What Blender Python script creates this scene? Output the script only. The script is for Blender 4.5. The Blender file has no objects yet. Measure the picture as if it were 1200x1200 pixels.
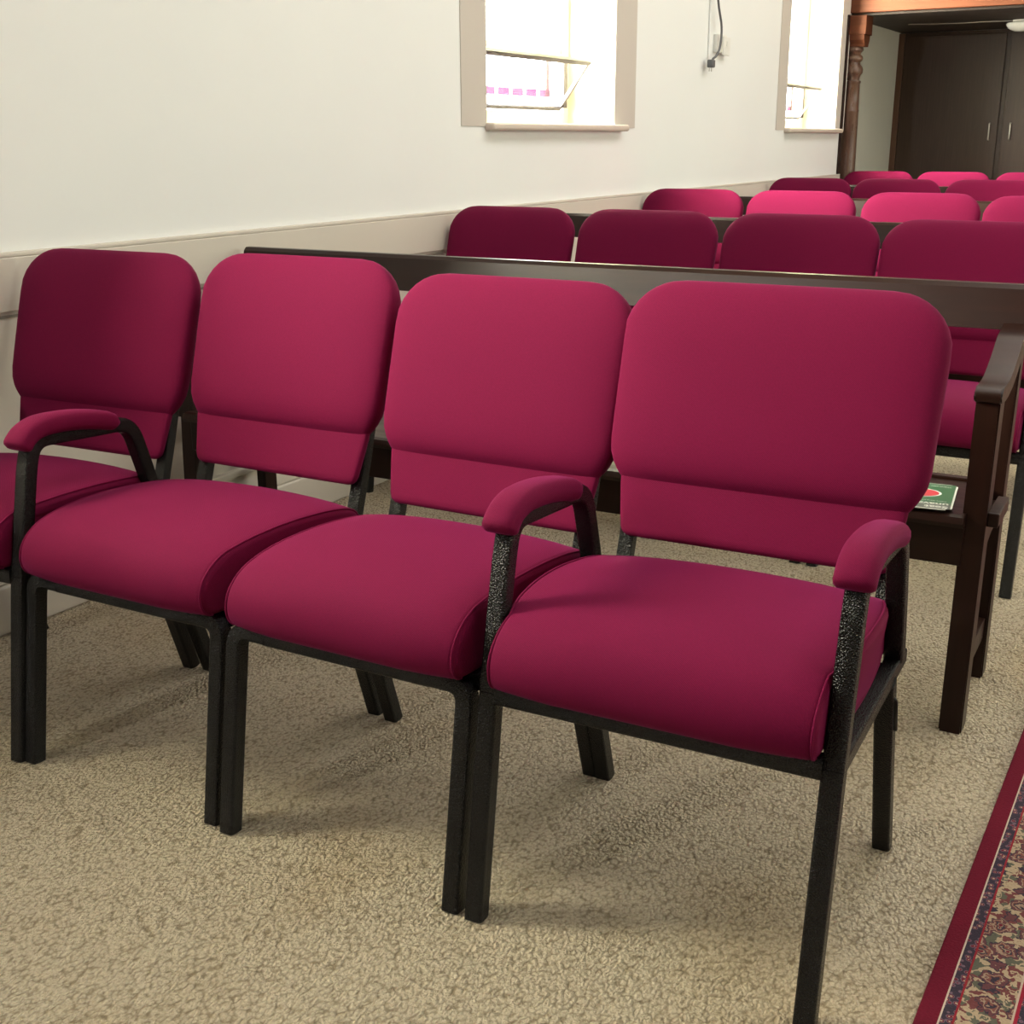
import bpy, bmesh, math, random
from mathutils import Vector, Matrix
random.seed(7)
S = bpy.context.scene
COL = S.collection

# ------------------------------------------------------------------ camera
cd = bpy.data.cameras.new('camera'); cam = bpy.data.objects.new('camera', cd); COL.objects.link(cam)
_r = Vector((0.8685718, 0.49554955, -0.00369802)); _f = Vector((-0.47480054, 0.83002037, -0.29262713)); _u = _r.cross(_f)
M = Matrix((( _r.x, _u.x, -_f.x, 1.9430457), (_r.y, _u.y, -_f.y, -1.44513719), (_r.z, _u.z, -_f.z, 1.20093176), (0, 0, 0, 1)))
cam.matrix_world = M
cd.sensor_width = 36; cd.lens = 36 * 1428.78 / 1200; cd.clip_start = 0.05
S.camera = cam
# ------------------------------------------------------------------ world, exposure
S.view_settings.view_transform = 'Standard'; S.view_settings.look = 'None'
S.view_settings.gamma = 1; S.view_settings.use_curve_mapping = False
S.view_settings.exposure = 1.15
W = bpy.data.worlds.new('sky'); S.world = W; W.use_nodes = True
bg = W.node_tree.nodes['Background']; bg.inputs[1].default_value = 1.0
# hazy bright sky: an even veil plus a broad glow around the low sun (behind the camera, beyond the left wall)
def _wn(t, **k):
    n = W.node_tree.nodes.new(t)
    for a_, b_ in k.items(): setattr(n, a_, b_)
    return n
_lk = W.node_tree.links.new
_tc = _wn('ShaderNodeTexCoord'); _nm = _wn('ShaderNodeVectorMath', operation='NORMALIZE'); _lk(_tc.outputs['Generated'], _nm.inputs[0])
_dt = _wn('ShaderNodeVectorMath', operation='DOT_PRODUCT'); _lk(_nm.outputs[0], _dt.inputs[0]); _dt.inputs[1].default_value = Vector((-.58, -.72, .40)).normalized()
_mx = _wn('ShaderNodeMath', operation='MAXIMUM'); _lk(_dt.outputs['Value'], _mx.inputs[0]); _mx.inputs[1].default_value = 0
_pw = _wn('ShaderNodeMath', operation='POWER'); _lk(_mx.outputs[0], _pw.inputs[0]); _pw.inputs[1].default_value = 7
_sc = _wn('ShaderNodeVectorMath', operation='SCALE'); _sc.inputs[0].default_value = (1.0, .96, .93); _lk(_pw.outputs[0], _sc.inputs['Scale'])
_s2 = _wn('ShaderNodeVectorMath', operation='SCALE'); _lk(_sc.outputs[0], _s2.inputs[0]); _s2.inputs['Scale'].default_value = 80
_ad = _wn('ShaderNodeVectorMath', operation='ADD'); _lk(_s2.outputs[0], _ad.inputs[0]); _ad.inputs[1].default_value = (7.3, 7.6, 8.2)
_lk(_ad.outputs[0], bg.inputs[0])
S.cycles.max_bounces = 10; S.cycles.diffuse_bounces = 6; S.cycles.transparent_max_bounces = 12
S.cycles.sample_clamp_indirect = 6

WX = -0.63            # plane of the left wall
LWIN = [(-0.91, -0.16), (2.86, 4.03), (6.63, 7.80)]
SILL, HEAD = 1.245, 3.1
RX = 6.0              # plane of the right wall
def area(name, loc, rot, sx, sy, power, color, portal=False):
    l = bpy.data.lights.new(name, 'AREA'); l.shape = 'RECTANGLE'; l.size = sx; l.size_y = sy
    l.energy = power; l.color = color
    if portal: l.cycles.is_portal = True
    o = bpy.data.objects.new(name, l); COL.objects.link(o); o.location = loc; o.rotation_euler = rot
    return o
for a, b in LWIN:
    area('window_and_added_light', (WX - 0.36, (a + b) / 2, (SILL + HEAD) / 2), (0, -math.pi / 2, 0), HEAD - SILL, b - a, 1, (1, 1, 1), True)
for a, b in LWIN:
    area('window_and_added_light', (RX + 0.36, (a + b) / 2, (SILL + HEAD) / 2), (0, math.pi / 2, 0), HEAD - SILL, b - a, 1, (1, 1, 1), True)

# unseen small lamp, no window here, added so the chair legs throw shadows
_w = area('window_and_added_light', (WX - .02, -3.9, 2.25), (0, 0, 0), .12, .22, 66, (1, .97, .93))
_w.rotation_euler = (Vector((WX, -3.9, 2.25)) - Vector((.9, .2, .4))).to_track_quat('Z', 'Y').to_euler()
# unseen soft fill added under the ceiling to brighten seats and floor
area('ceiling_fill', (2.0, 4.0, 4.35), (0, 0, 0), 1.6, 9.0, 84, (1.0, .97, .94))
# ------------------------------------------------------------------ materials
def mat(name, color, rough=.6, metal=0, spec=.5, **k):
    m = bpy.data.materials.new(name); m.use_nodes = True; b = m.node_tree.nodes['Principled BSDF']
    b.inputs['Base Color'].default_value = (*color, 1); b.inputs['Roughness'].default_value = rough
    b.inputs['Metallic'].default_value = metal; b.inputs['Specular IOR Level'].default_value = spec
    for kk, v in k.items(): b.inputs[kk.replace('_', ' ')].default_value = v
    return m
def N(m, t, **kw):
    n = m.node_tree.nodes.new(t)
    for k, v in kw.items(): setattr(n, k, v)
    return n
def Lk(m, a, b): m.node_tree.links.new(a, b)
def bsdf(m): return m.node_tree.nodes['Principled BSDF']
def coords(m, scale=(1, 1, 1), which='Object'):
    c = N(m, 'ShaderNodeTexCoord'); p = N(m, 'ShaderNodeMapping'); p.inputs['Scale'].default_value = scale
    Lk(m, c.outputs[which], p.inputs['Vector']); return p.outputs[0]
def noise(m, vec, scale, detail=3, rough=.5):
    n = N(m, 'ShaderNodeTexNoise'); n.inputs['Scale'].default_value = scale; n.inputs['Detail'].default_value = detail
    n.inputs['Roughness'].default_value = rough; Lk(m, vec, n.inputs['Vector']); return n.outputs['Fac']
def ramp(m, fac, stops, interp='LINEAR'):
    r = N(m, 'ShaderNodeValToRGB'); r.color_ramp.interpolation = interp
    e = r.color_ramp.elements
    while len(e) < len(stops): e.new(.5)
    for el, (p, c) in zip(e, stops): el.position = p; el.color = (*c, 1) if len(c) == 3 else c
    Lk(m, fac, r.inputs[0]); return r.outputs[0]
def mix(m, f, a, b, mode='MIX'):
    x = N(m, 'ShaderNodeMix', data_type='RGBA', blend_type=mode)
    for s, v in ((x.inputs[0], f), (x.inputs[6], a), (x.inputs[7], b)):
        if isinstance(v, (int, float)): s.default_value = v
        elif isinstance(v, tuple): s.default_value = (*v, 1)
        else: Lk(m, v, s)
    return x.outputs[2]
def mth(m, op, a, b=None):
    x = N(m, 'ShaderNodeMath', operation=op)
    for s, v in ((x.inputs[0], a), (x.inputs[1], b)):
        if v is None: continue
        if isinstance(v, (int, float)): s.default_value = v
        else: Lk(m, v, s)
    return x.outputs[0]
def bump(m, h, strength, dist):
    b = N(m, 'ShaderNodeBump'); b.inputs['Strength'].default_value = strength; b.inputs['Distance'].default_value = dist
    Lk(m, h, b.inputs['Height']); Lk(m, b.outputs[0], bsdf(m).inputs['Normal'])

# crimson upholstery: plain weave
FAB = mat('crimson_upholstery', (.15, .005, .038), .85, 0, .14)
bsdf(FAB).inputs['Sheen Weight'].default_value = .12; bsdf(FAB).inputs['Sheen Roughness'].default_value = .35
bsdf(FAB).inputs['Sheen Tint'].default_value = (.8, .10, .55, 1)
v = coords(FAB, (520, 520, 520)); ch = N(FAB, 'ShaderNodeTexWave', wave_type='BANDS', bands_direction='DIAGONAL')
ch.inputs['Scale'].default_value = .32; ch.inputs['Distortion'].default_value = 1.5; Lk(FAB, v, ch.inputs['Vector'])
nz = noise(FAB, v, .9, 2)
hh = mth(FAB, 'ADD', ch.outputs['Fac'], nz)
c1 = mix(FAB, nz, (.100, .0012, .024), (.150, .0020, .036)); Lk(FAB, c1, bsdf(FAB).inputs['Base Color'])
bump(FAB, hh, .28, .0008)
# hammered black powder-coat
HAM = mat('hammered_black_metal', (.003, .0026, .0026), .22, 0, .28)
vv = coords(HAM, (1, 1, 1)); vo = N(HAM, 'ShaderNodeTexVoronoi'); vo.inputs['Scale'].default_value = 400; Lk(HAM, vv, vo.inputs['Vector'])
bump(HAM, vo.outputs['Distance'], .8, .0022)
BLK = mat('black_clip_metal', (.02, .02, .02), .35, .6)
# dark stained timber
def wood(name, c0, c1, rough, scale=(3, 40, 40), spec=.5):
    m = mat(name, c0, rough, 0, spec); q = coords(m, scale)
    n = noise(m, q, 1.6, 5, .6); Lk(m, mix(m, ramp(m, n, [(.3, (0, 0, 0)), (.7, (1, 1, 1))]), c0, c1), bsdf(m).inputs['Base Color'])
    n2 = noise(m, q, 3, 3); Lk(m, mth(m, 'ADD', mth(m, 'MULTIPLY', n2, .2), rough - .1), bsdf(m).inputs['Roughness'])
    bump(m, n, .05, .0006); return m
PEW = wood('dark_stained_pew_timber', (.014, .005, .0035), (.024, .009, .006), .34, (2, 16, 16), .25)
PEWV = wood('dark_stained_upright_timber', (.014, .005, .0035), (.024, .009, .006), .36, (25, 25, 2), .25)
BEAM = wood('orange_brown_timber', (.085, .024, .010), (.115, .035, .015), .6, (2, 30, 30), .2)
COLM = wood('brown_turned_timber', (.075, .036, .024), (.13, .068, .046), .30, (30, 30, 4))
CUP = wood('dark_brown_cupboard_board', (.040, .020, .012), (.060, .032, .020), .42, (60, 60, 2))
DARKC = wood('dark_gallery_board', (.020, .011, .008), (.035, .020, .014), .6, (2, 12, 40))
# paint
def paint(name, c, rough=.6, bs=.12, sc=14, spots=None):
    m = mat(name, c, rough, 0, .35); q = coords(m)
    n = noise(m, q, sc, 6, .6); l = noise(m, q, 1.1, 3, .5)
    d = tuple(x * .93 for x in c); Lk(m, mix(m, l, c, d), bsdf(m).inputs['Base Color']); bump(m, n, bs, .006); return m
WALL = paint('white_painted_plaster', (.80, .81, .80))
BAND = paint('pale_taupe_painted_band', (.56, .51, .46))
DADO = paint('pale_beige_painted_panelling', (.62, .57, .50), .45, .03)
REVL = paint('cream_painted_reveal', (.84, .79, .60), .5, .05)
SILM = paint('beige_painted_sill', (.62, .54, .47), .45, .03)
CEIL = paint('white_ceiling_paint', (.80, .78, .72), .7)
WHP = mat('white_plastic', (.75, .74, .70), .35)
GRY = mat('grey_cable_rubber', (.10, .10, .11), .45)
LAMPG = mat('opal_glass_shade', (.75, .74, .72), .2)
STEEL = mat('satin_steel', (.55, .52, .48), .3, 1)
BRASSY = mat('dull_brown_window_metal', (.05, .04, .035), .5, .3)
LINE = mat('dark_groove_paint', (.20, .17, .14), .7)
def glassy(name, tint, gl=.08):
    m = bpy.data.materials.new(name); m.use_nodes = True; nt = m.node_tree; nt.nodes.clear()
    o = nt.nodes.new('ShaderNodeOutputMaterial'); t = nt.nodes.new('ShaderNodeBsdfTransparent'); g = nt.nodes.new('ShaderNodeBsdfGlossy'); x = nt.nodes.new('ShaderNodeMixShader')
    t.inputs[0].default_value = (*tint, 1); g.inputs['Roughness'].default_value = .05; x.inputs[0].default_value = gl
    nt.links.new(t.outputs[0], x.inputs[1]); nt.links.new(g.outputs[0], x.inputs[2]); nt.links.new(x.outputs[0], o.inputs[0]); return m
GLASS = glassy('cream_tinted_window_glass', (.93, .92, .80))
CLEAR = glassy('clear_window_glass', (.97, .97, .97))
MAGG = glassy('magenta_stained_glass', (.23, .10, .20), .02); REDG = glassy('red_stained_glass', (.22, .10, .11), .02); BLUG = glassy('pale_blue_stained_glass', (.17, .20, .25), .02)
# loop pile carpet
CARP = mat('beige_loop_pile_carpet', (.40, .33, .22), .95, 0, .1)
q = coords(CARP, (1.0, .72, 1)); q.node.inputs['Rotation'].default_value = (0, 0, math.radians(35)); vor = N(CARP, 'ShaderNodeTexVoronoi'); vor.inputs['Scale'].default_value = 150; vor.inputs['Randomness'].default_value = 1
qd = N(CARP, 'ShaderNodeTexNoise'); qd.inputs['Scale'].default_value = 60; Lk(CARP, q, qd.inputs['Vector'])
wv = N(CARP, 'ShaderNodeVectorMath', operation='MULTIPLY_ADD'); Lk(CARP, qd.outputs['Color'], wv.inputs[0]); wv.inputs[1].default_value = (.012, .012, .012); Lk(CARP, q, wv.inputs[2])
Lk(CARP, wv.outputs[0], vor.inputs['Vector'])
fine = noise(CARP, q, 210, 3, .6); big = noise(CARP, q, 1.7, 4, .55); med = noise(CARP, q, 28, 3, .6)
base = mix(CARP, ramp(CARP, fine, [(.34, (0, 0, 0)), (.62, (1, 1, 1))]), (.60, .50, .355), (.76, .66, .50))
base = mix(CARP, ramp(CARP, vor.outputs['Distance'], [(.45, (0, 0, 0)), (.90, (1, 1, 1))]), base, (.36, .285, .19))
st = mth(CARP, 'MULTIPLY', ramp(CARP, big, [(.50, (0, 0, 0)), (.72, (1, 1, 1))]), .55)
base = mix(CARP, st, base, (.74, .64, .50), 'MULTIPLY')
base = mix(CARP, mth(CARP, 'MULTIPLY', ramp(CARP, med, [(.64, (0, 0, 0)), (.75, (1, 1, 1))]), .18), base, (.26, .20, .14))
Lk(CARP, base, bsdf(CARP).inputs['Base Color'])
hg = mth(CARP, 'SUBTRACT', mth(CARP, 'ADD', fine, mth(CARP, 'MULTIPLY', med, .5)), vor.outputs['Distance']); bump(CARP, hg, 1.0, .016)
# patterned runner: x = 0 is its left edge
RUG = mat('floral_patterned_runner', (.3, .02, .03), .95, 0, .1)
tc = N(RUG, 'ShaderNodeTexCoord'); sx = N(RUG, 'ShaderNodeSeparateXYZ'); Lk(RUG, tc.outputs['Object'], sx.inputs[0]); X = sx.outputs[0]
wn = N(RUG, 'ShaderNodeTexNoise'); wn.inputs['Scale'].default_value = 75; Lk(RUG, tc.outputs['Object'], wn.inputs['Vector'])
wm = N(RUG, 'ShaderNodeVectorMath', operation='MULTIPLY_ADD'); Lk(RUG, wn.outputs['Color'], wm.inputs[0]); wm.inputs[1].default_value = (.030, .030, 0); Lk(RUG, tc.outputs['Object'], wm.inputs[2])
f1 = N(RUG, 'ShaderNodeTexVoronoi', distance='EUCLIDEAN'); f1.inputs['Scale'].default_value = 25; f1.inputs['Randomness'].default_value = .75; Lk(RUG, wm.outputs[0], f1.inputs['Vector'])
CR, RD, NV, OL = (.42, .32, .21), (.15, .015, .03), (.045, .035, .05), (.11, .11, .08)
flower = ramp(RUG, f1.outputs['Distance'], [(0, RD), (.12, (.32, .22, .16)), (.17, NV), (.24, (.20, .075, .06)), (.31, (.34, .24, .17)), (.36, (.13, .05, .055)), (.46, NV), (.50, CR)], 'CONSTANT')
n3 = noise(RUG, wm.outputs[0], 48, 2); leaf = ramp(RUG, n3, [(0, (1, 1, 1)), (.44, (0, 0, 0)), (.57, (1, 1, 1))], 'CONSTANT')
n4 = noise(RUG, tc.outputs['Object'], 30, 2)
leafc = mix(RUG, ramp(RUG, n4, [(0, (0, 0, 0)), (.5, (1, 1, 1))], 'CONSTANT'), OL, (.16, .05, .05))
gt = ramp(RUG, f1.outputs['Distance'], [(0, (0, 0, 0)), (.50, (1, 1, 1))], 'CONSTANT')
field = mix(RUG, mth(RUG, 'MULTIPLY', leaf, gt), flower, leafc)
f2 = N(RUG, 'ShaderNodeTexVoronoi'); f2.inputs['Scale'].default_value = 95; Lk(RUG, tc.outputs['Object'], f2.inputs['Vector'])
guard = ramp(RUG, f2.outputs['Distance'], [(0, (.40, .30, .22)), (.20, RD), (.34, (.16, .10, .13)), (.46, NV)], 'CONSTANT')
def band(col0, a, b, col1):
    fac = mth(RUG, 'MULTIPLY', mth(RUG, 'GREATER_THAN', X, a), mth(RUG, 'LESS_THAN', X, b)); return mix(RUG, fac, col0, col1)
RDE = (.135, .008, .022)
c = band(RDE, .030, .0325, (.55, .45, .36)); c = band(c, .0325, .048, guard); c = band(c, .048, .051, (.26, .02, .03)); c = band(c, .051, .120, field)
c = band(c, .120, .123, (.5, .38, .3)); c = band(c, .123, .128, (.30, .02, .04)); c = band(c, .128, .146, guard); c = band(c, .146, .1485, (.5, .4, .33))
c = band(c, .22, .68, mix(RUG, gt, field, RDE))
c = band(c, .752, .770, guard); c = band(c, .775, .845, field); c = band(c, .850, .866, guard)
nn = noise(RUG, tc.outputs['Object'], 260, 3); c = mix(RUG, .55, c, mix(RUG, nn, (.25, .25, .25), (1, 1, 1)), 'MULTIPLY')
Lk(RUG, c, bsdf(RUG).inputs['Base Color']); bump(RUG, nn, .6, .003)

# ------------------------------------------------------------------ mesh helpers
def obj(name, bm, m, parent=None, smooth=False, loc=None, angle=None):
    bmesh.ops.recalc_face_normals(bm, faces=bm.faces)
    me = bpy.data.meshes.new(name); bm.to_mesh(me); bm.free()
    for x in (m if isinstance(m, (list, tuple)) else [m]): me.materials.append(x)
    if smooth:
        for p in me.polygons: p.use_smooth = True
        if angle: me.set_sharp_from_angle(angle=math.radians(angle))
    o = bpy.data.objects.new(name, me); COL.objects.link(o)
    if parent: o.parent = parent
    if loc: o.location = loc
    return o
def box(bm, x0, x1, y0, y1, z0, z1, bev=0, seg=2):
    r = bmesh.ops.create_cube(bm, size=1); vs = r['verts']
    for v in vs: v.co = Vector(((x0 + x1) / 2 + v.co.x * (x1 - x0), (y0 + y1) / 2 + v.co.y * (y1 - y0), (z0 + z1) / 2 + v.co.z * (z1 - z0)))
    if bev:
        es = list({e for v in vs for e in v.link_edges}); bmesh.ops.bevel(bm, geom=es, offset=bev, segments=seg, affect='EDGES', profile=.5)
    return bm
def B(*a, **k): return box(bmesh.new(), *a, **k)
def prof_sq(w, h, r=.005, n=3):
    pts = []
    for cx, cy, a0 in ((w/2-r, h/2-r, 0), (-w/2+r, h/2-r, 90), (-w/2+r, -h/2+r, 180), (w/2-r, -h/2+r, 270)):
        for i in range(n + 1):
            a = math.radians(a0 + 90 * i / n); pts.append((cx + r * math.cos(a), cy + r * math.sin(a)))
    return pts
def prof_round(r, n=12): return [(r * math.cos(2*math.pi*i/n), r * math.sin(2*math.pi*i/n)) for i in range(n)]
def sweep(bm, path, prof, side, cap=True):
    """sweep prof along path; side = fixed vector giving profile's first axis"""
    P = [Vector(p) for p in path]; side = Vector(side).normalized(); rings = []
    for i, p in enumerate(P):
        d0 = (P[i] - P[i-1]).normalized() if i else (P[1] - P[0]).normalized()
        d1 = (P[i+1] - P[i]).normalized() if i < len(P) - 1 else d0
        t = (d0 + d1).normalized(); a = (side - t * side.dot(t)).normalized(); b = t.cross(a)
        k = 1 / max(.5, math.sqrt(max(1e-6, (1 + d0.dot(d1)) / 2)))
        bend = (d1 - d0); bk = k if bend.length > 1e-4 and abs(bend.normalized().dot(b)) > .5 else 1
        ak = k if bend.length > 1e-4 and abs(bend.normalized().dot(a)) > .5 else 1
        rings.append([bm.verts.new(p + a * x * ak + b * y * bk) for x, y in prof])
    n = len(prof)
    for r0, r1 in zip(rings, rings[1:]):
        for j in range(n): bm.faces.new((r0[j], r0[(j+1) % n], r1[(j+1) % n], r1[j]))
    if cap: bm.faces.new(rings[0][::-1]); bm.faces.new(rings[-1])
    return bm
def round_path(pts, rad, n=6):
    """fillet the inner points of a polyline"""
    P = [Vector(p) for p in pts]; out = [P[0]]
    for i in range(1, len(P) - 1):
        a, b, c = P[i-1], P[i], P[i+1]; r = rad[i-1] if isinstance(rad, (list, tuple)) else rad
        u = (a - b).normalized(); w = (c - b).normalized()
        if r == 0: out.append(b); continue
        s = b + u * r; e = b + w * r
        for k in range(n + 1):
            t = k / n; out.append(s * (1-t)**2 + b * 2 * t * (1-t) + e * t * t)
    out.append(P[-1]); return out
def catmull(pts, n=5, closed=True):
    out = []; m = len(pts)
    for i in range(m if closed else m - 1):
        p = [Vector(pts[(i + k) % m] if closed else pts[max(0, min(m - 1, i + k))]) for k in (-1, 0, 1, 2)]
        for j in range(n):
            t = j / n
            out.append(.5 * ((2*p[1]) + (-p[0]+p[2])*t + (2*p[0]-5*p[1]+4*p[2]-p[3])*t*t + (-p[0]+3*p[1]-3*p[2]+p[3])*t**3))
    if not closed: out.append(Vector(pts[-1]))
    return out
def extrude_yz(bm, poly, x0, x1, bev=0):
    a = [bm.verts.new((x0, p[0], p[1])) for p in poly]; b = [bm.verts.new((x1, p[0], p[1])) for p in poly]; n = len(poly)
    fs = [bm.faces.new(a[::-1]), bm.faces.new(b)]
    for j in range(n): bm.faces.new((a[j], a[(j+1) % n], b[(j+1) % n], b[j]))
    if bev:
        es = list({e for f in fs for e in f.edges}); bmesh.ops.bevel(bm, geom=es, offset=bev, segments=2, affect='EDGES')
    return bm
def lathe(bm, prof, cx=0, cy=0, n=24):
    rings = [[bm.verts.new((cx + r * math.cos(2*math.pi*i/n), cy + r * math.sin(2*math.pi*i/n), z)) for i in range(n)] for r, z in prof]
    for r0, r1 in zip(rings, rings[1:]):
        for j in range(n): bm.faces.new((r0[j], r0[(j+1) % n], r1[(j+1) % n], r1[j]))
    bm.faces.new(rings[0][::-1]); bm.faces.new(rings[-1]); return bm
def empty(name, loc=(0, 0, 0), rz=0, parent=None):
    o = bpy.data.objects.new(name, None); COL.objects.link(o); o.location = loc; o.rotation_euler = (0, 0, rz); o.empty_display_size = .1
    if parent: o.parent = parent
    return o
def tag(o, label=None, cat=None, group=None, kind=None):
    for k, v in (('label', label), ('category', cat), ('group', group), ('kind', kind)):
        if v: o[k] = v
    return o
def struct(name, bm, m, parent=None, **k):
    o = obj(name, bm, m, parent, **k)
    if not parent: o['kind'] = 'structure'
    return o
def copy_tree(o, parent=None):
    c = o.copy(); COL.objects.link(c); c.parent = parent
    for ch in list(o.children): copy_tree(ch, c)
    return c

# ------------------------------------------------------------------ room shell
Y0, YN, Y1, H = -6.5, 7.97, 9.95, 4.4
struct('floor', B(-1.2, RX + .3, Y0 - .2, Y1 + .3, -.1, 0), CARP)
struct('ceiling', B(-1.2, RX + .3, Y0 - .2, Y1 + .3, H, H + .1), CEIL)
def side_wall(name, xa, xb, wins):
    bm = bmesh.new(); y = Y0
    for a, b in wins:
        box(bm, xa, xb, y, a, 0, H); box(bm, xa, xb, a, b, 0, SILL); box(bm, xa, xb, a, b, HEAD, H); y = b
    box(bm, xa, xb, y, YN, 0, H)
    return struct(name, bm, WALL)
wl = side_wall('wall_left', WX - .36, WX, LWIN)
side_wall('wall_right', RX, RX + .36, LWIN)
struct('wall_front', B(-1.2, RX + .3, Y0 - .2, Y0, 0, H), CUP)
GX = -.705
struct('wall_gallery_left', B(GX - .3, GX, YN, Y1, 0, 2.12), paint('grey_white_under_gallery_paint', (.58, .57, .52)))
struct('wall_gallery_right', B(RX, RX + .3, YN, Y1, 0, H), WALL)
struct('wall_gallery_upper_left', B(GX - .3, GX, YN, Y1, 2.25, H), WALL)
struct('wall_back', B(-1.2, RX + .3, Y1, Y1 + .2, 0, H), WALL)
# painted border bands either side of each window opening
for i, (a, b) in enumerate(LWIN):
    wn_ = i + 1
    bm = bmesh.new(); box(bm, WX, WX + .004, a - .185, a, SILL + .004, HEAD + .1); box(bm, WX, WX + .004, b, b + .235, SILL + .004, HEAD + .1)
    if i == 3: bm.free(); bm = B(WX, WX + .004, a - .185, a, SILL + .004, HEAD + .1)
    struct('trim_%d' % (i + 1), bm, BAND)
    # cream reveals
    bm = bmesh.new(); box(bm, WX - .34, WX - .001, a, a + .004, SILL, HEAD); box(bm, WX - .34, WX - .001, b - .004, b, SILL, HEAD); box(bm, WX - .34, WX - .001, a, b, HEAD - .004, HEAD); box(bm, WX - .34, WX - .04, a, b, SILL, SILL + .003)
    struct('trim_%d' % (i + 11), bm, REVL)
    # rounded sill board
    struct('trim_%d' % (i + 21), B(WX - .04, WX + .045, a - .01, b + .09, SILL - .012, SILL + .018, bev=.011, seg=4), SILM, smooth=True, angle=40)
    # window
    gx = WX - .26
    bm = bmesh.new()
    for (p, q2, z0, z1) in ((a + .004, a + .05, SILL + .02, HEAD), (b - .06, b - .004, SILL + .02, HEAD), (a + .05, b - .06, SILL + .003, SILL + .075), (a + .05, b - .06, 1.57, 1.60), (a + .05, b - .06, HEAD - .05, HEAD - .004)):
        box(bm, gx - .025, gx + .025, p, q2, z0, z1, bev=.004)
    wobj = struct('window_%d' % (i + 1), bm, REVL)
    obj('upper_pane', B(gx - .006, gx - .001, a + .05, b - .06, 1.60, HEAD - .05), GLASS, wobj)
    # coloured glass border of the outer pane
    ox = gx - .045
    k = 0; y = a + .10
    cg = bmesh.new()
    while y < b - .14:
        box(cg, ox, ox + .004, y, y + .10, 1.388, 1.422)
        y += .128
    obj('magenta_glass', cg, MAGG, wobj)
    obj('red_glass', B(ox, ox + .004, b - .110, b - .080, 1.39, 1.57), REDG, wobj)
    obj('blue_glass', B(ox, ox + .004, b - .074, b - .058, 1.34, 1.57), BLUG, wobj)
    # open hopper sash hinged at its foot
    hz, hx, tz, tx = SILL + .085, gx + .012, 1.545, WX - .085
    d = Vector((tx - hx, 0, tz - hz)); L = d.length; ang = math.atan2(d.x, d.z)
    sash = empty('hopper_sash', (hx, 0, hz), 0, wobj); sash.rotation_euler = (0, ang, 0)
    ya, yb = a + .12, b - .082
    bm = bmesh.new(); box(bm, -.013, .013, ya, yb, L - .020, L, bev=.003); box(bm, -.007, .007, ya, yb, 0, .016)
    box(bm, -.008, .008, ya, ya + .018, .016, L - .020); box(bm, -.008, .008, yb - .018, yb, .016, L - .020)
    obj('sash_frame', bm, BRASSY, sash); obj('sash_glass', B(-.002, .002, ya + .018, yb - .018, .016, L - .020), CLEAR, sash)
    bm = bmesh.new(); sweep(bm, [(gx + .03, yb + .012, 1.34), (gx + .03, yb + .012, 1.565)], prof_sq(.024, .034, .002, 1), (1, 0, 0)); obj('stay', bm, BRASSY, wobj)
    bm = bmesh.new(); sweep(bm, [(tx + .002, yb - .30, tz + .012), (tx + .004, yb - .30, tz + .04), (tx - .006, yb - .30, tz + .09)], prof_round(.003, 6), (1, 0, 0)); obj('latch', bm, BRASSY, wobj)
    # right-hand windows
    bm = bmesh.new()
    for (p, q2, z0, z1) in ((a, a + .05, SILL, HEAD), (b - .05, b, SILL, HEAD), (a + .05, b - .05, SILL, SILL + .05), (a + .05, b - .05, HEAD - .05, HEAD)):
        box(bm, RX + .18, RX + .23, p, q2, z0, z1)
    wr = struct('window_%d' % (i + 11), bm, SILM); obj('pane', B(RX + .2, RX + .205, a + .05, b - .05, SILL + .05, HEAD - .05), GLASS, wr)
# painted dado panelling along the left wall
bm = bmesh.new(); box(bm, WX, WX + .012, Y0, YN, .20, .935)
struct('trim_31', bm, DADO)
bm = bmesh.new()
box(bm, WX, WX + .020, Y0, YN, .930, .942, bev=.003); struct('trim_32', bm, DADO, smooth=True, angle=40)
bm = bmesh.new(); box(bm, WX + .012, WX + .0205, Y0, YN, .800, .930, bev=.003); struct('trim_33', bm, DADO)
bm = bmesh.new(); y = Y0 + .2
box(bm, WX + .0122, WX + .0142, Y0, YN, .785, .792)
struct('trim_34', bm, LINE)
bm = bmesh.new(); box(bm, WX, WX + .030, Y0, YN, 0, .125, bev=.005); box(bm, WX, WX + .022, Y0, YN, .125, .205, bev=.006); box(bm, WX, WX + .036, Y0, YN, .205, .225, bev=.005)
struct('baseboard_left', bm, DADO)
struct('baseboard_right', B(RX - .03, RX, Y0, Y1, 0, .2, bev=.005), DADO)

# ------------------------------------------------------------------ gallery at the back
gb = empty('gallery_beam', (0, 8.05, 2.06)); tag(gb, 'orange-brown timber gallery beam across the top right corner, carried by the turned column', 'beam')
obj('fascia', B(GX, RX, -.05, .0, 0, .42, bev=.006), BEAM, gb); obj('lower_moulding', B(GX, RX, -.065, -.05, .30, .34, bev=.005), BEAM, gb)
obj('inner_board', B(GX, RX, .0, .10, -.015, .2), DARKC, gb)
bm = B(GX, RX, 8.15, Y1, 2.055, 2.12); struct('ceiling_gallery', bm, DARKC)
struct('wall_gallery_parapet', B(GX, RX, 8.0, 8.05, 2.48, 2.75), BEAM)
CX, CY = -.60, 8.10
gc = empty('turned_column', (CX, CY, 0)); tag(gc, 'dark brown turned timber column carrying the gallery beam beside the far window', 'column')
bm = bmesh.new(); box(bm, -.092, .092, -.092, .092, 1.915, 2.045, bev=.004)
obj('capital_block', bm, BEAM, gc)
bm = bmesh.new()
poly = [(-.085, 1.915), (.085, 1.915), (.080, 1.88), (.058, 1.855), (.05, 1.835), (-.05, 1.835), (-.058, 1.855), (-.080, 1.88)]
extrude_yz(bm, poly, -.08, .08)
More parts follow.
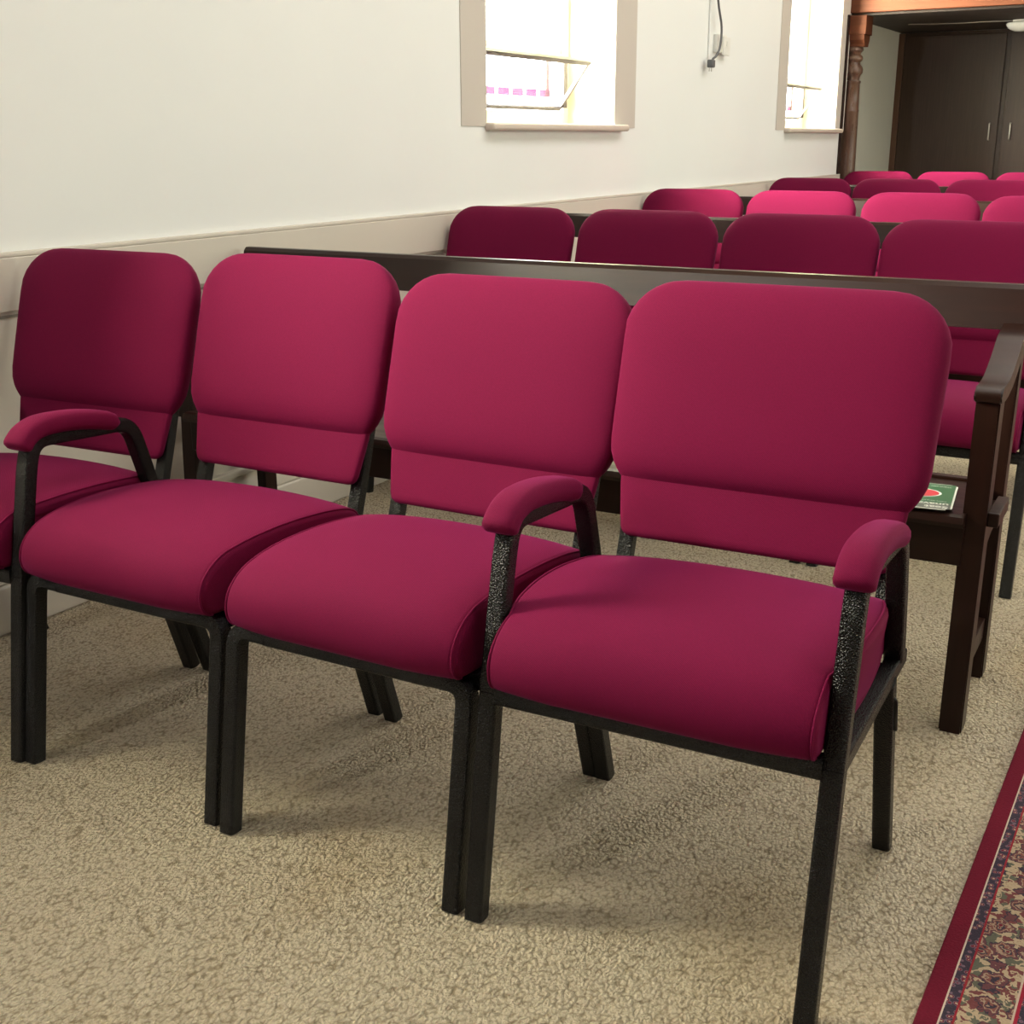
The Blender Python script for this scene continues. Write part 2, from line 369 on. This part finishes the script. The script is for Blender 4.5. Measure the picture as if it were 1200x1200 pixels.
obj('capital_bracket', bm, BEAM, gc)
pr = [(.050, 1.838), (.060, 1.825), (.062, 1.81), (.046, 1.795), (.042, 1.785), (.058, 1.770), (.062, 1.755), (.056, 1.74), (.044, 1.73), (.046, 1.715), (.060, 1.70), (.068, 1.68), (.066, 1.655), (.052, 1.635), (.046, 1.62), (.046, 1.605), (.058, 1.60), (.060, 1.59), (.053, 1.58), (.056, 1.40), (.059, 1.395), (.059, 1.385), (.057, 1.38), (.061, 1.1), (.064, .8), (.064, .35)]
pr2 = []
for i in range(len(pr)):
    pr2.append(pr[i])
obj('shaft', lathe(bmesh.new(), pr2[::-1], n=28), COLM, gc, smooth=True, angle=50)
obj('plinth', B(-.075, .075, -.075, .075, 0, .35, bev=.004), COLM, gc)
ps = empty('wall_post', (WX + .01, 7.93, 0)); tag(ps, 'narrow dark timber post against the wall between far window sill and column', 'post')
obj('post_board', B(-.01, .006, .0, .038, 0, 2.045, bev=.003), PEWV, ps)
cup = empty('fitted_cupboard', (0, Y1, 0)); tag(cup, 'dark brown full-height fitted cupboard under the gallery with tall plain doors', 'cupboard')
obj('carcass', B(GX + .004, 3.4, -.050, -.006, .002, 2.05), CUP, cup)
obj('side_trim', B(GX, GX + .05, -.075, -.05, 0, 2.045, bev=.003), wood('mid_brown_trim', (.09, .04, .02), (.13, .06, .035), .4, (40, 40, 3)), cup)
xs = [GX + .055, .185, 1.10, 2.0, 2.9]
for i, (a, b) in enumerate(zip(xs, xs[1:])):
    dr = obj('cupboard_door', B(a + (.018 if i else 0), b - .018, -.072, -.0505, .04, 2.02, bev=.003), CUP, cup)
    hx = b - .08 if i % 2 == 0 else a + .085
    bm = bmesh.new(); sweep(bm, round_path([(hx, -.072, 1.18), (hx, -.098, 1.18), (hx, -.098, 1.31), (hx, -.072, 1.31)], .008, 3), prof_round(.006, 8), (1, 0, 0)); obj('handle', bm, STEEL, dr, smooth=True)
lp = empty('ceiling_lamp', (.37, 9.15, 2.055)); tag(lp, 'small white dome lamp fixed to the dark gallery ceiling at the right edge', 'lamp')
obj('lamp_base', lathe(bmesh.new(), [(.055, -.018), (.06, -.01), (.06, 0)]), WHP, lp, smooth=True, angle=40)
obj('shade', lathe(bmesh.new(), [(.004, -.085), (.04, -.082), (.075, -.068), (.10, -.045), (.105, -.028), (.095, -.018), (.06, -.0182)]), LAMPG, lp, smooth=True)
bm = bmesh.new(); sweep(bm, [(-.45, 9.05, 2.051), (-.05, 9.10, 2.046), (.1, 9.12, 2.051), (.31, 9.14, 2.050)], prof_round(.004, 6), (0, 0, 1)); tag(obj('lamp_cable', bm, mat('beige_cable', (.30, .27, .24), .5)), 'thin pale cable running along the gallery ceiling to the dome lamp', 'cable')

# ------------------------------------------------------------------ wall socket and cable
sk = empty('wall_socket', (WX, 5.36, 1.70)); tag(sk, 'white plastic wall socket between the two windows', 'socket')
obj('back_box', B(0, .022, -.07, .085, -.050, .045, bev=.004), WHP, sk); obj('face_plate', B(.022, .034, .0, .105, -.060, .035, bev=.003), WHP, sk); obj('switch_rocker', B(.034, .038, .045, .06, -.012, .012, bev=.001), WHP, sk)
cb = empty('hanging_cable', (WX + .04, 5.24, 1.6)); tag(cb, 'grey electrical cable hanging down the white wall in front of the socket', 'cable')
pth = catmull([(0, -.02, .62), (0, -.03, .45), (.0, -.005, .30), (0, .06, .18), (0, .05, .08), (0, .0, .03), (0, -.05, .01), (0, -.075, -.02)], 5, False)
obj('flex', sweep(bmesh.new(), pth, prof_round(.0065, 8), (1, 0, 0)), GRY, cb, smooth=True)
bm = B(-.016, .016, -.10, -.05, -.035, .005, bev=.006); obj('plug', bm, GRY, cb, smooth=True)
obj('pins', box(B(-.004, -.001, -.095, -.09, -.055, -.035), .001, .004, -.075, -.07, -.055, -.035), STEEL, cb)
bm = bmesh.new(); sweep(bm, [(WX + .006, 5.215, 1.62), (WX + .006, 5.215, 3.6)], prof_sq(.010, .02, .003, 1), (1, 0, 0)); tag(obj('cable_conduit', bm, WALL), 'slim white painted conduit running vertically up wall left of the hanging cable', 'conduit')

# ------------------------------------------------------------------ rug
rg = obj('runner_rug', B(0, .9, -3.0, 7.2, 0, .008, bev=.003), RUG); rg.location = (1.719, 0, 0); rg.rotation_euler = (0, 0, -math.radians(.25))
tag(rg, 'red-bordered floral patterned runner rug on the beige carpet aisle', 'rug')

# ------------------------------------------------------------------ chairs
TB = .031
def slices(hw, r, n_in=10, n_r=5):
    out = []
    for i in range(n_r): a = math.pi / 2 * i / n_r; out.append((-hw + r * (1 - math.cos(a)), r * (1 - math.sin(a))))
    for i in range(n_in + 1): out.append((-(hw - r) + 2 * (hw - r) * i / n_in, 0))
    for i in range(n_r - 1, -1, -1): a = math.pi / 2 * i / n_r; out.append((hw - r * (1 - math.cos(a)), r * (1 - math.sin(a))))
    return out
SEATP = [(.455, .392), (.30, .390), (.15, .390), (.050, .394), (.018, .404), (.008, .434), (.020, .466), (.055, .492), (.11, .505), (.20, .510), (.30, .506), (.40, .494), (.462, .476), (.480, .445), (.476, .408)]
def seat_loop():
    return catmull(SEATP, 4)
def seat_bm(hw, bulge=.004):
    bm = bmesh.new(); loop = seat_loop(); cen = Vector((.25, .45)); rings = []
    for x, ins in slices(hw, .013):
        k = 1 - (x / hw) ** 2; ring = []
        for p in loop:
            d = (cen - Vector(p)); dn = Vector((min(1, max(-1, d.x / .06)), min(1, max(-1, d.y / .03)))); q = Vector(p) + dn * ins * .8
            top = max(0, min(1, (q.y - .42) / .06)); fr = max(0, min(1, (.12 - q.x) / .12))
            bl = bulge * (abs(x) / hw) ** 6 * math.sin(math.pi * min(1, max(0, (q.x - .085) / .345))) ** .6 * min(1, max(.55, (q.y - .395) / .03)) if .085 < q.x < .43 else 0
            ring.append(bm.verts.new((x + math.copysign(bl, x), q.x - .016 * min(1, k * 1.6) * fr, q.y + .016 * (k ** .7) * top)))
        rings.append(ring)
    n = len(loop)
    for r0, r1 in zip(rings, rings[1:]):
        for j in range(n): bm.faces.new((r0[j], r0[(j+1) % n], r1[(j+1) % n], r1[j]))
    bm.faces.new(rings[0][::-1]); bm.faces.new(rings[-1]); return bm
def side_bulge(y, z, bulge):
    return bulge * math.sin(math.pi * min(1, max(0, (y - .085) / .345))) ** .6 * min(1, max(.55, (z - .395) / .03)) if .085 < y < .43 else 0
def piping_bm(hw, s_, bulge=.004):
    bm = bmesh.new()
    for s in (s_,):
        x = s * (hw - .0055); pts = []
        for p in seat_loop():
            q = Vector(p); d = Vector((.25, .45)) - q; dn = Vector((min(1, max(-1, d.x / .06)), min(1, max(-1, d.y / .03))))
            if q.y > .394: q = q + dn * .0006
            pts.append((x + s * side_bulge(p[0], p[1], bulge) * .92, q.x - .0012 * max(0, min(1, (.12 - q.x) / .12)), q.y + .0009))
        i0 = 9
        pts = [p for p in pts if p[2] > .396]
        k = max(range(len(pts)), key=lambda i: (Vector(pts[i]) - Vector(pts[i-1])).length); pts = pts[k:] + pts[:k]
        sweep(bm, pts, prof_round(.0022, 6), (1, 0, 0))
    return bm
def midy(z): return .5035 + (z - .512) * (.325 if z < .61 else .325) + (max(0, z - .61)) * -.01
def back_pad_bm(wb):
    """thick rounded upholstered pad: closed superellipse sections stacked up the recline"""
    bm = bmesh.new(); z0, z1 = .602, .952; rt, rb = .105, .060; hw = wb / 2; rows = []
    ts = [0, .006, .015, .03, .05, .08, .13, .2, .3, .4, .5, .6, .7, .78, .84, .89, .93, .96, .98, .992, 1]
    for t in ts:
        z = z0 + (z1 - z0) * t
        w = hw - .006 * (1 - t) 
        if z > z1 - rt: a = (z - (z1 - rt)) / rt; w = hw - rt * (1 - math.sqrt(max(0, 1 - a ** 2.2)))
        if z < z0 + rb: a = 1 - (z - z0) / rb; w = hw - .006 - (.030) * a ** 1.8
        w = max(w, hw - .155)
        if t > .5: d = .036 * max(0.02, 1 - ((t - .5) * 2) ** 3.4) ** .5
        else: d = .036 * max(.10, 1 - ((.5 - t) * 2) ** 6) ** .5
        ring = []
        nseg = 40
        for j in range(nseg):
            a = 2 * math.pi * j / nseg; c_, s_ = math.cos(a), math.sin(a)
            xx = w * math.copysign(abs(c_) ** .42, c_); yy = d * math.copysign(abs(s_) ** .62, s_)
            ring.append(bm.verts.new((xx, midy(z) + yy, z + yy * -.30)))
        rows.append(ring)
    for r0, r1 in zip(rows, rows[1:]):
        n = len(r0)
        for j in range(n): bm.faces.new((r0[j], r0[(j+1) % n], r1[(j+1) % n], r1[j]))
    bm.faces.new(rows[0][::-1]); bm.faces.new(rows[-1]); return bm
def panel_bm(wt, wbm):
    bm = bmesh.new(); rows = []
    zs = [.505, .506, .509, .514, .522, .54, .57, .60, .63, .66]
    for z in zs:
        t = (z - .505) / .10; w = wbm / 2 + (wt - wbm) / 2 * min(1, max(0, t) ** .9)
        a = max(0, 1 - (z - .505) / .017); w -= .017 * (1 - math.sqrt(max(0, 1 - a * a)))
        d = .012 * math.sqrt(max(.08, 1 - a ** 3)); ring = []; nseg = 32
        for j in range(nseg):
            g = 2 * math.pi * j / nseg; c_, s_ = math.cos(g), math.sin(g)
            yy = d * math.copysign(abs(s_) ** .5, s_)
            ring.append(bm.verts.new((w * math.copysign(abs(c_) ** .3, c_), midy(z) + yy, z + yy * -.3)))
        rows.append(ring)
    for r0, r1 in zip(rows, rows[1:]):
        n = len(r0)
        for j in range(n): bm.faces.new((r0[j], r0[(j+1) % n], r1[(j+1) % n], r1[j]))
    bm.faces.new(rows[0][::-1]); bm.faces.new(rows[-1]); return bm
SQ = prof_sq(TB, TB, .005, 3)
def arm_pad_bm(x):
    path = catmull([(x, .067, .640), (x, .080, .657), (x, .106, .675), (x, .15, .6845), (x, .22, .6805), (x, .29, .668), (x, .345, .652)], 4, False)
    bm = bmesh.new(); rings = []; n = 18; m = len(path)
    # top line of the pad given by path; the section hangs below it
    for i, p in enumerate(path):
        t = (path[min(m-1, i+1)] - path[max(0, i-1)]).normalized(); a = Vector((1, 0, 0)); b = a.cross(t)
        if b.z < 0: b = -b
        u = i / (m - 1); e = min(1, min(u, 1 - u) / .10 ); k = .35 + .65 * math.sqrt(max(0, 1 - (1 - e) ** 2))
        w = .029 * (.72 + .28 * k); h = .021 * k
        cen = p - b * .021
        rings.append([bm.verts.new(cen + a * w * math.copysign(abs(math.cos(g)) ** .7, math.cos(g)) + b * h * math.copysign(abs(math.sin(g)) ** .75, math.sin(g))) for g in [2*math.pi*j/n for j in range(n)]])
    for r0, r1 in zip(rings, rings[1:]):
        for j in range(n): bm.faces.new((r0[j], r0[(j+1) % n], r1[(j+1) % n], r1[j]))
    bm.faces.new(rings[0][::-1]); bm.faces.new(rings[-1]); return bm
def make_chair(name, w, wb, ws, wp, arms, dz=0):
    r = empty(name); h = w / 2; HS = h - .0165 if arms else h - .006
    seat = obj('seat_cushion', seat_bm(HS, .023 if arms else .005), FAB, r, smooth=True, angle=60); seat.location.x = 0 if arms else .012
    for s in (-1, 1): obj('piping', piping_bm(HS, s, .023 if arms else .005), FAB, seat, smooth=True)
    zr = .3765
    if arms:
        for s in (-1, 1):
            x = s * h
            leg = sweep(bmesh.new(), [(x, 0, 0), (x, .058, zr)], SQ, (1, 0, 0)); obj('leg', leg, HAM, r)
            pth = round_path([(x, .058, zr), (x, .102, .580), (x, .120, .640), (x, .385, .622), (x, .425, .500), (x, .455, zr + .01)], [.01, .036, .045, .03], 7)
            obj('arm_tube', sweep(bmesh.new(), pth, SQ, (1, 0, 0)), HAM, r, smooth=True, angle=35)
            obj('arm_pad', arm_pad_bm(x), FAB, r, smooth=True)
        rail = [(-h + .013, .056, zr), (h - .013, .056, zr)]
    else:
        for s in (-1, 1):
            pth = round_path([(s * h, 0, 0), (s * h, .058, zr), (s * (h - .07), .058, zr)], [.034], 8)
            bm = bmesh.new()
            # legs bend over into the front rail
            P = [Vector(p) for p in pth]; rings = []
            for i, p in enumerate(P):
                t = (P[min(len(P)-1, i+1)] - P[max(0, i-1)]).normalized()
                up = Vector((0, 1, -.15)).normalized(); a = (up - t * up.dot(t)).normalized(); b = t.cross(a)
                rings.append([bm.verts.new(p + a * X_ + b * Y_) for X_, Y_ in SQ])
            n = len(SQ)
            for r0, r1 in zip(rings, rings[1:]):
                for j in range(n): bm.faces.new((r0[j], r0[(j+1) % n], r1[(j+1) % n], r1[j]))
            bm.faces.new(rings[0][::-1]); bm.faces.new(rings[-1]); obj('leg', bm, HAM, r, smooth=True, angle=35)
        rail = [(-h + .068, .058, zr), (h - .068, .058, zr)]
    bm = sweep(bmesh.new(), rail, SQ, (0, 1, 0))
    for s in (-1, 1): sweep(bm, [(s * h, .070, zr), (s * h, .495, zr)], prof_sq(TB - .004, TB - .004, .004, 2), (1, 0, 0))
    sweep(bm, [(-h + .012, .405, zr), (h - .012, .405, zr)], prof_sq(TB - .004, TB - .004, .004, 2), (0, 1, 0))
    obj('seat_frame', bm, HAM, r)
    for s in (-1, 1):
        obj('leg', sweep(bmesh.new(), [(s * h, .515, 0), (s * h, .395, zr - .008)], SQ, (1, 0, 0)), HAM, r)
        xp = s * (wp / 2 - .006)
        pth = round_path([(s * (h - .020), .492, zr), (xp, .500, .44), (xp, midy(.54) + .022, .54), (xp, midy(.90) + .02, .90)], [.02, .02], 4)
        obj('back_post', sweep(bmesh.new(), pth, prof_sq(.028, .026, .004, 2), (1, 0, 0)), HAM, r, smooth=True, angle=35)
    bp = obj('back_cushion', back_pad_bm(wb), FAB, r, smooth=True); bp.location.z = dz
    lp_ = obj('lumbar_panel', panel_bm(ws, wp), FAB, r, smooth=True, angle=70); lp_.location.z = dz
    return r

G1 = 'front row of crimson chairs'
front = [
 dict(n='armchair', w=.495, wb=.540, ws=.470, wp=.440, arms=True, X=-.274, Y=-.0254, R=.0533, dz=.002, label='crimson armchair closest to the wall in the front row, cut off by the left edge'),
 dict(n='side_chair', w=.479, wb=.524, ws=.466, wp=.432, arms=False, X=.2428, Y=0, R=.0098, dz=.010, label='armless crimson chair in the front row, beside the armchair against the wall'),
 dict(n='side_chair', w=.479, wb=.528, ws=.466, wp=.432, arms=False, X=.7679, Y=-.0073, R=-.0009, dz=-.008, label='armless crimson chair in the front row, right next to the large aisle armchair'),
 dict(n='armchair', w=.5345, wb=.576, ws=.512, wp=.480, arms=True, X=1.3192, Y=0, R=.0314, dz=.004, label='largest crimson armchair in the foreground, aisle end of the front row, both arms in view'),
]
for d in front:
    o = make_chair(d['n'], d['w'], d['wb'], d['ws'], d['wp'], d['arms'], d['dz'])
    o.location = (d['X'], d['Y'], 0); o.rotation_euler = (0, 0, d['R']); tag(o, d['label'], 'chair', G1)
    if d is front[3]:
        hk = bmesh.new(); x = .2672 + .013
        sweep(hk, round_path([(x - .02, .405, .350), (x + .004, .405, .335), (x + .004, .43, .27)], .008, 3), prof_round(.0035, 6), (0, 1, 0)); obj('linking_hook', hk, BLK, o, smooth=True)
    d['o'] = o
sidep, armp = front[1]['o'], front[3]['o']
rows = [(2, 1.929, 'second'), (3, 3.725, 'third'), (4, 5.649, 'fourth'), (5, 7.37, 'rearmost')]
place = ['beside the left wall', 'second from the left wall', 'third from the left wall', 'at the aisle end']
centres = [-.335, .204, .742, 1.298]
for rn, ry, word in rows:
    for i, cx in enumerate(centres):
        if rn >= 4 and i == 3: continue
        c_ = copy_tree(sidep if i < 3 else armp)
        c_.name = 'side_chair' if i < 3 else 'armchair'
        dx = random.uniform(-.003, .003); c_.location = (cx + dx, ry + random.uniform(-.006, .006) + (.0 if i < 3 else .0), 0)
        c_.rotation_euler = (0, 0, random.uniform(-.008, .008) if i < 3 else 0)
        c_['label'] = 'crimson chair of the %s row of seats, %s' % (word, place[i]); c_['group'] = '%s row of crimson chairs' % word
        for ch in c_.children:
            if ch.name.startswith('linking_hook') : bpy.data.objects.remove(ch)

# ------------------------------------------------------------------ pews
def make_pew():
    r = empty('wooden_pew'); XL, XR = -.53, 1.655
    # reclined top rail with moulded upper edge
    rail = [(.342, .803), (.356, .800), (.392, .882), (.394, .893), (.385, .898), (.371, .897), (.362, .888)]
    obj('top_rail', extrude_yz(bmesh.new(), rail, XL - .03, XR + .035, bev=.002), PEW, r)
    seat = extrude_yz(bmesh.new(), [(-.012, .452), (-.018, .462), (-.012, .474), (.0, .477), (.33, .462), (.33, .442), (.0, .452)], XL + .04, XR - .072)
    obj('seat_board', seat, PEW, r)
    obj('front_apron', B(XL + .04, XR - .072, .012, .036, .365, .455, bev=.002), PEW, r)
    obj('lower_back_rail', B(XL + .04, XR - .072, .318, .340, .40, .47, bev=.002), PEW, r)
    for s, X in ((-1, XL), (1, XR)):
        x0, x1 = (1.576, 1.622) if s > 0 else (X, X + .045)
        e = empty('pew_end', (0, 0, 0), 0, r)
        obj('front_post', extrude_yz(bmesh.new(), [(.0, 0), (.060, 0), (.072, .36), (.088, .66), (.096, .705), (.030, .705), (.014, .36)], x0, x1, bev=.003), PEWV, e)
        obj('rear_post', extrude_yz(bmesh.new(), [(.315, 0), (.372, 0), (.362, .45), (.400, .845), (.356, .845), (.312, .45)], x0 + .006, x1 - .006, bev=.003), PEWV, e)
        arm = catmull([(.080, .70), (.026, .702), (.016, .716), (.022, .728), (.045, .733), (.09, .734), (.14, .744), (.20, .768), (.26, .798), (.32, .812), (.362, .820)], 3, False) + [Vector(p) for p in ((.350, .780), (.30, .765), (.23, .735), (.17, .712), (.12, .700))]
        obj('armrest', extrude_yz(bmesh.new(), [tuple(p) for p in arm], x0 - .003, x1 + .003, bev=.003), PEW, e, smooth=True, angle=35)
        obj('seat_bearer', extrude_yz(bmesh.new(), [(.066, .440), (.312, .430), (.312, .39), (.22, .385), (.12, .36), (.066, .30)], x0 + .012, x1 - .012, bev=.002), PEWV, e)
        xo = (x1, x1 + .022) if s > 0 else (x0 - .022, x0)
        obj('seat_nosing', B(xo[0] - .001, xo[1], .03, .17, .450, .480, bev=.003), PEW, e)
        obj('stretcher', B(x0 + .014, x1 - .014, .062, .317, .10, .15, bev=.002), PEWV, e)
        obj('upper_bracket', extrude_yz(bmesh.new(), [(.10, .722), (.16, .735), (.27, .775), (.33, .79), (.325, .70), (.30, .70), (.25, .735)], x0 + .016, x1 - .016, bev=.002), PEWV, e)
    return r
pew = make_pew(); pew.location = (-.01, 1.005, 0); pew.rotation_euler = (0, 0, math.radians(.8))
tag(pew, 'dark wooden pew directly behind the front row of chairs, green card on its seat', 'pew', 'dark wooden pews')
for ry, l in ((2.93, 'dark wooden pew behind the second row of crimson chairs'), (4.73, 'dark wooden pew behind the third row of crimson chairs'), (6.62, 'dark wooden pew behind the fourth row of crimson chairs')):
    c_ = copy_tree(pew); c_.location = (-.01, ry, 0); c_.rotation_euler = (0, 0, 0); tag(c_, l, 'pew', 'dark wooden pews')

# ------------------------------------------------------------------ card on the pew seat
GRN = mat('green_card_print', (.045, .16, .075), .28); REDP = mat('red_print', (.62, .045, .06), .35); WHT = mat('white_print', (.72, .74, .68), .4); DKG = mat('grey_print_band', (.10, .115, .10), .35)
cdn = empty('seat_notice_card', (1.460, 1.128, .4788)); cdn.rotation_euler = (math.radians(-2.6), 0, math.radians(7)); tag(cdn, 'green laminated notice card with red oval, lying on the foreground pew seat', 'card')
def disc(rx, ry, z, n=40, inner=0):
    bm = bmesh.new(); a = [bm.verts.new((rx*math.cos(2*math.pi*i/n), ry*math.sin(2*math.pi*i/n), z)) for i in range(n)]
    if not inner: bm.faces.new(a); return bm
    b = [bm.verts.new((inner*rx*math.cos(2*math.pi*i/n), inner*ry*math.sin(2*math.pi*i/n), z)) for i in range(n)]
    for j in range(n): bm.faces.new((a[j], a[(j+1) % n], b[(j+1) % n], b[j]))
    return bm
cw, chh = .074, .118
bm = B(-cw, cw, -chh, chh, 0, .0015)
ed = [e for e in bm.edges if abs(e.verts[0].co.z - e.verts[1].co.z) > .001]; bmesh.ops.bevel(bm, geom=ed, offset=.012, segments=4, affect='EDGES')
obj('laminated_sheet', bm, WHT, cdn)
bm = B(-cw + .004, cw - .004, -chh + .046, chh - .004, .0015, .0019); obj('green_field', bm, GRN, cdn)
bm = B(-cw + .004, cw - .004, -chh + .004, -chh + .046, .0015, .0019); obj('lower_band', bm, DKG, cdn)
o = obj('oval_emblem', disc(.043, .036, .0022), REDP, cdn); o.location = (-.002, .02, 0)
o = obj('oval_outline', disc(.048, .041, .00205, inner=.90), WHT, cdn); o.location = (-.002, .02, 0)
def text(name, s, size, x, y, m, parent, z=.0023):
    cu = bpy.data.curves.new(name, 'FONT'); cu.body = s; cu.size = size; cu.align_x = 'LEFT'; cu.extrude = .0001; cu.offset = .0006 if size > .015 else 0
    t = bpy.data.objects.new(name + '_tmp', cu); COL.objects.link(t); dg = bpy.context.evaluated_depsgraph_get()
    me = bpy.data.meshes.new_from_object(t.evaluated_get(dg)); bpy.data.objects.remove(t); me.materials.clear(); me.materials.append(m)
    o = bpy.data.objects.new(name, me); COL.objects.link(o); o.parent = parent; o.location = (x, y, z); o.rotation_euler = (0, 0, math.pi); return o
text('heading', 'Seat', .027, cw - .008, -chh + .024, WHT, cdn)
text('heading', 'unavailable', .027, cw - .008, -chh + .050, WHT, cdn)
text('small_print', 'Please leave this seat empty', .008, cw - .014, -chh + .070, WHT, cdn)
text('small_print', 'Thank you', .010, cw - .012, chh - .026, WHT, cdn)
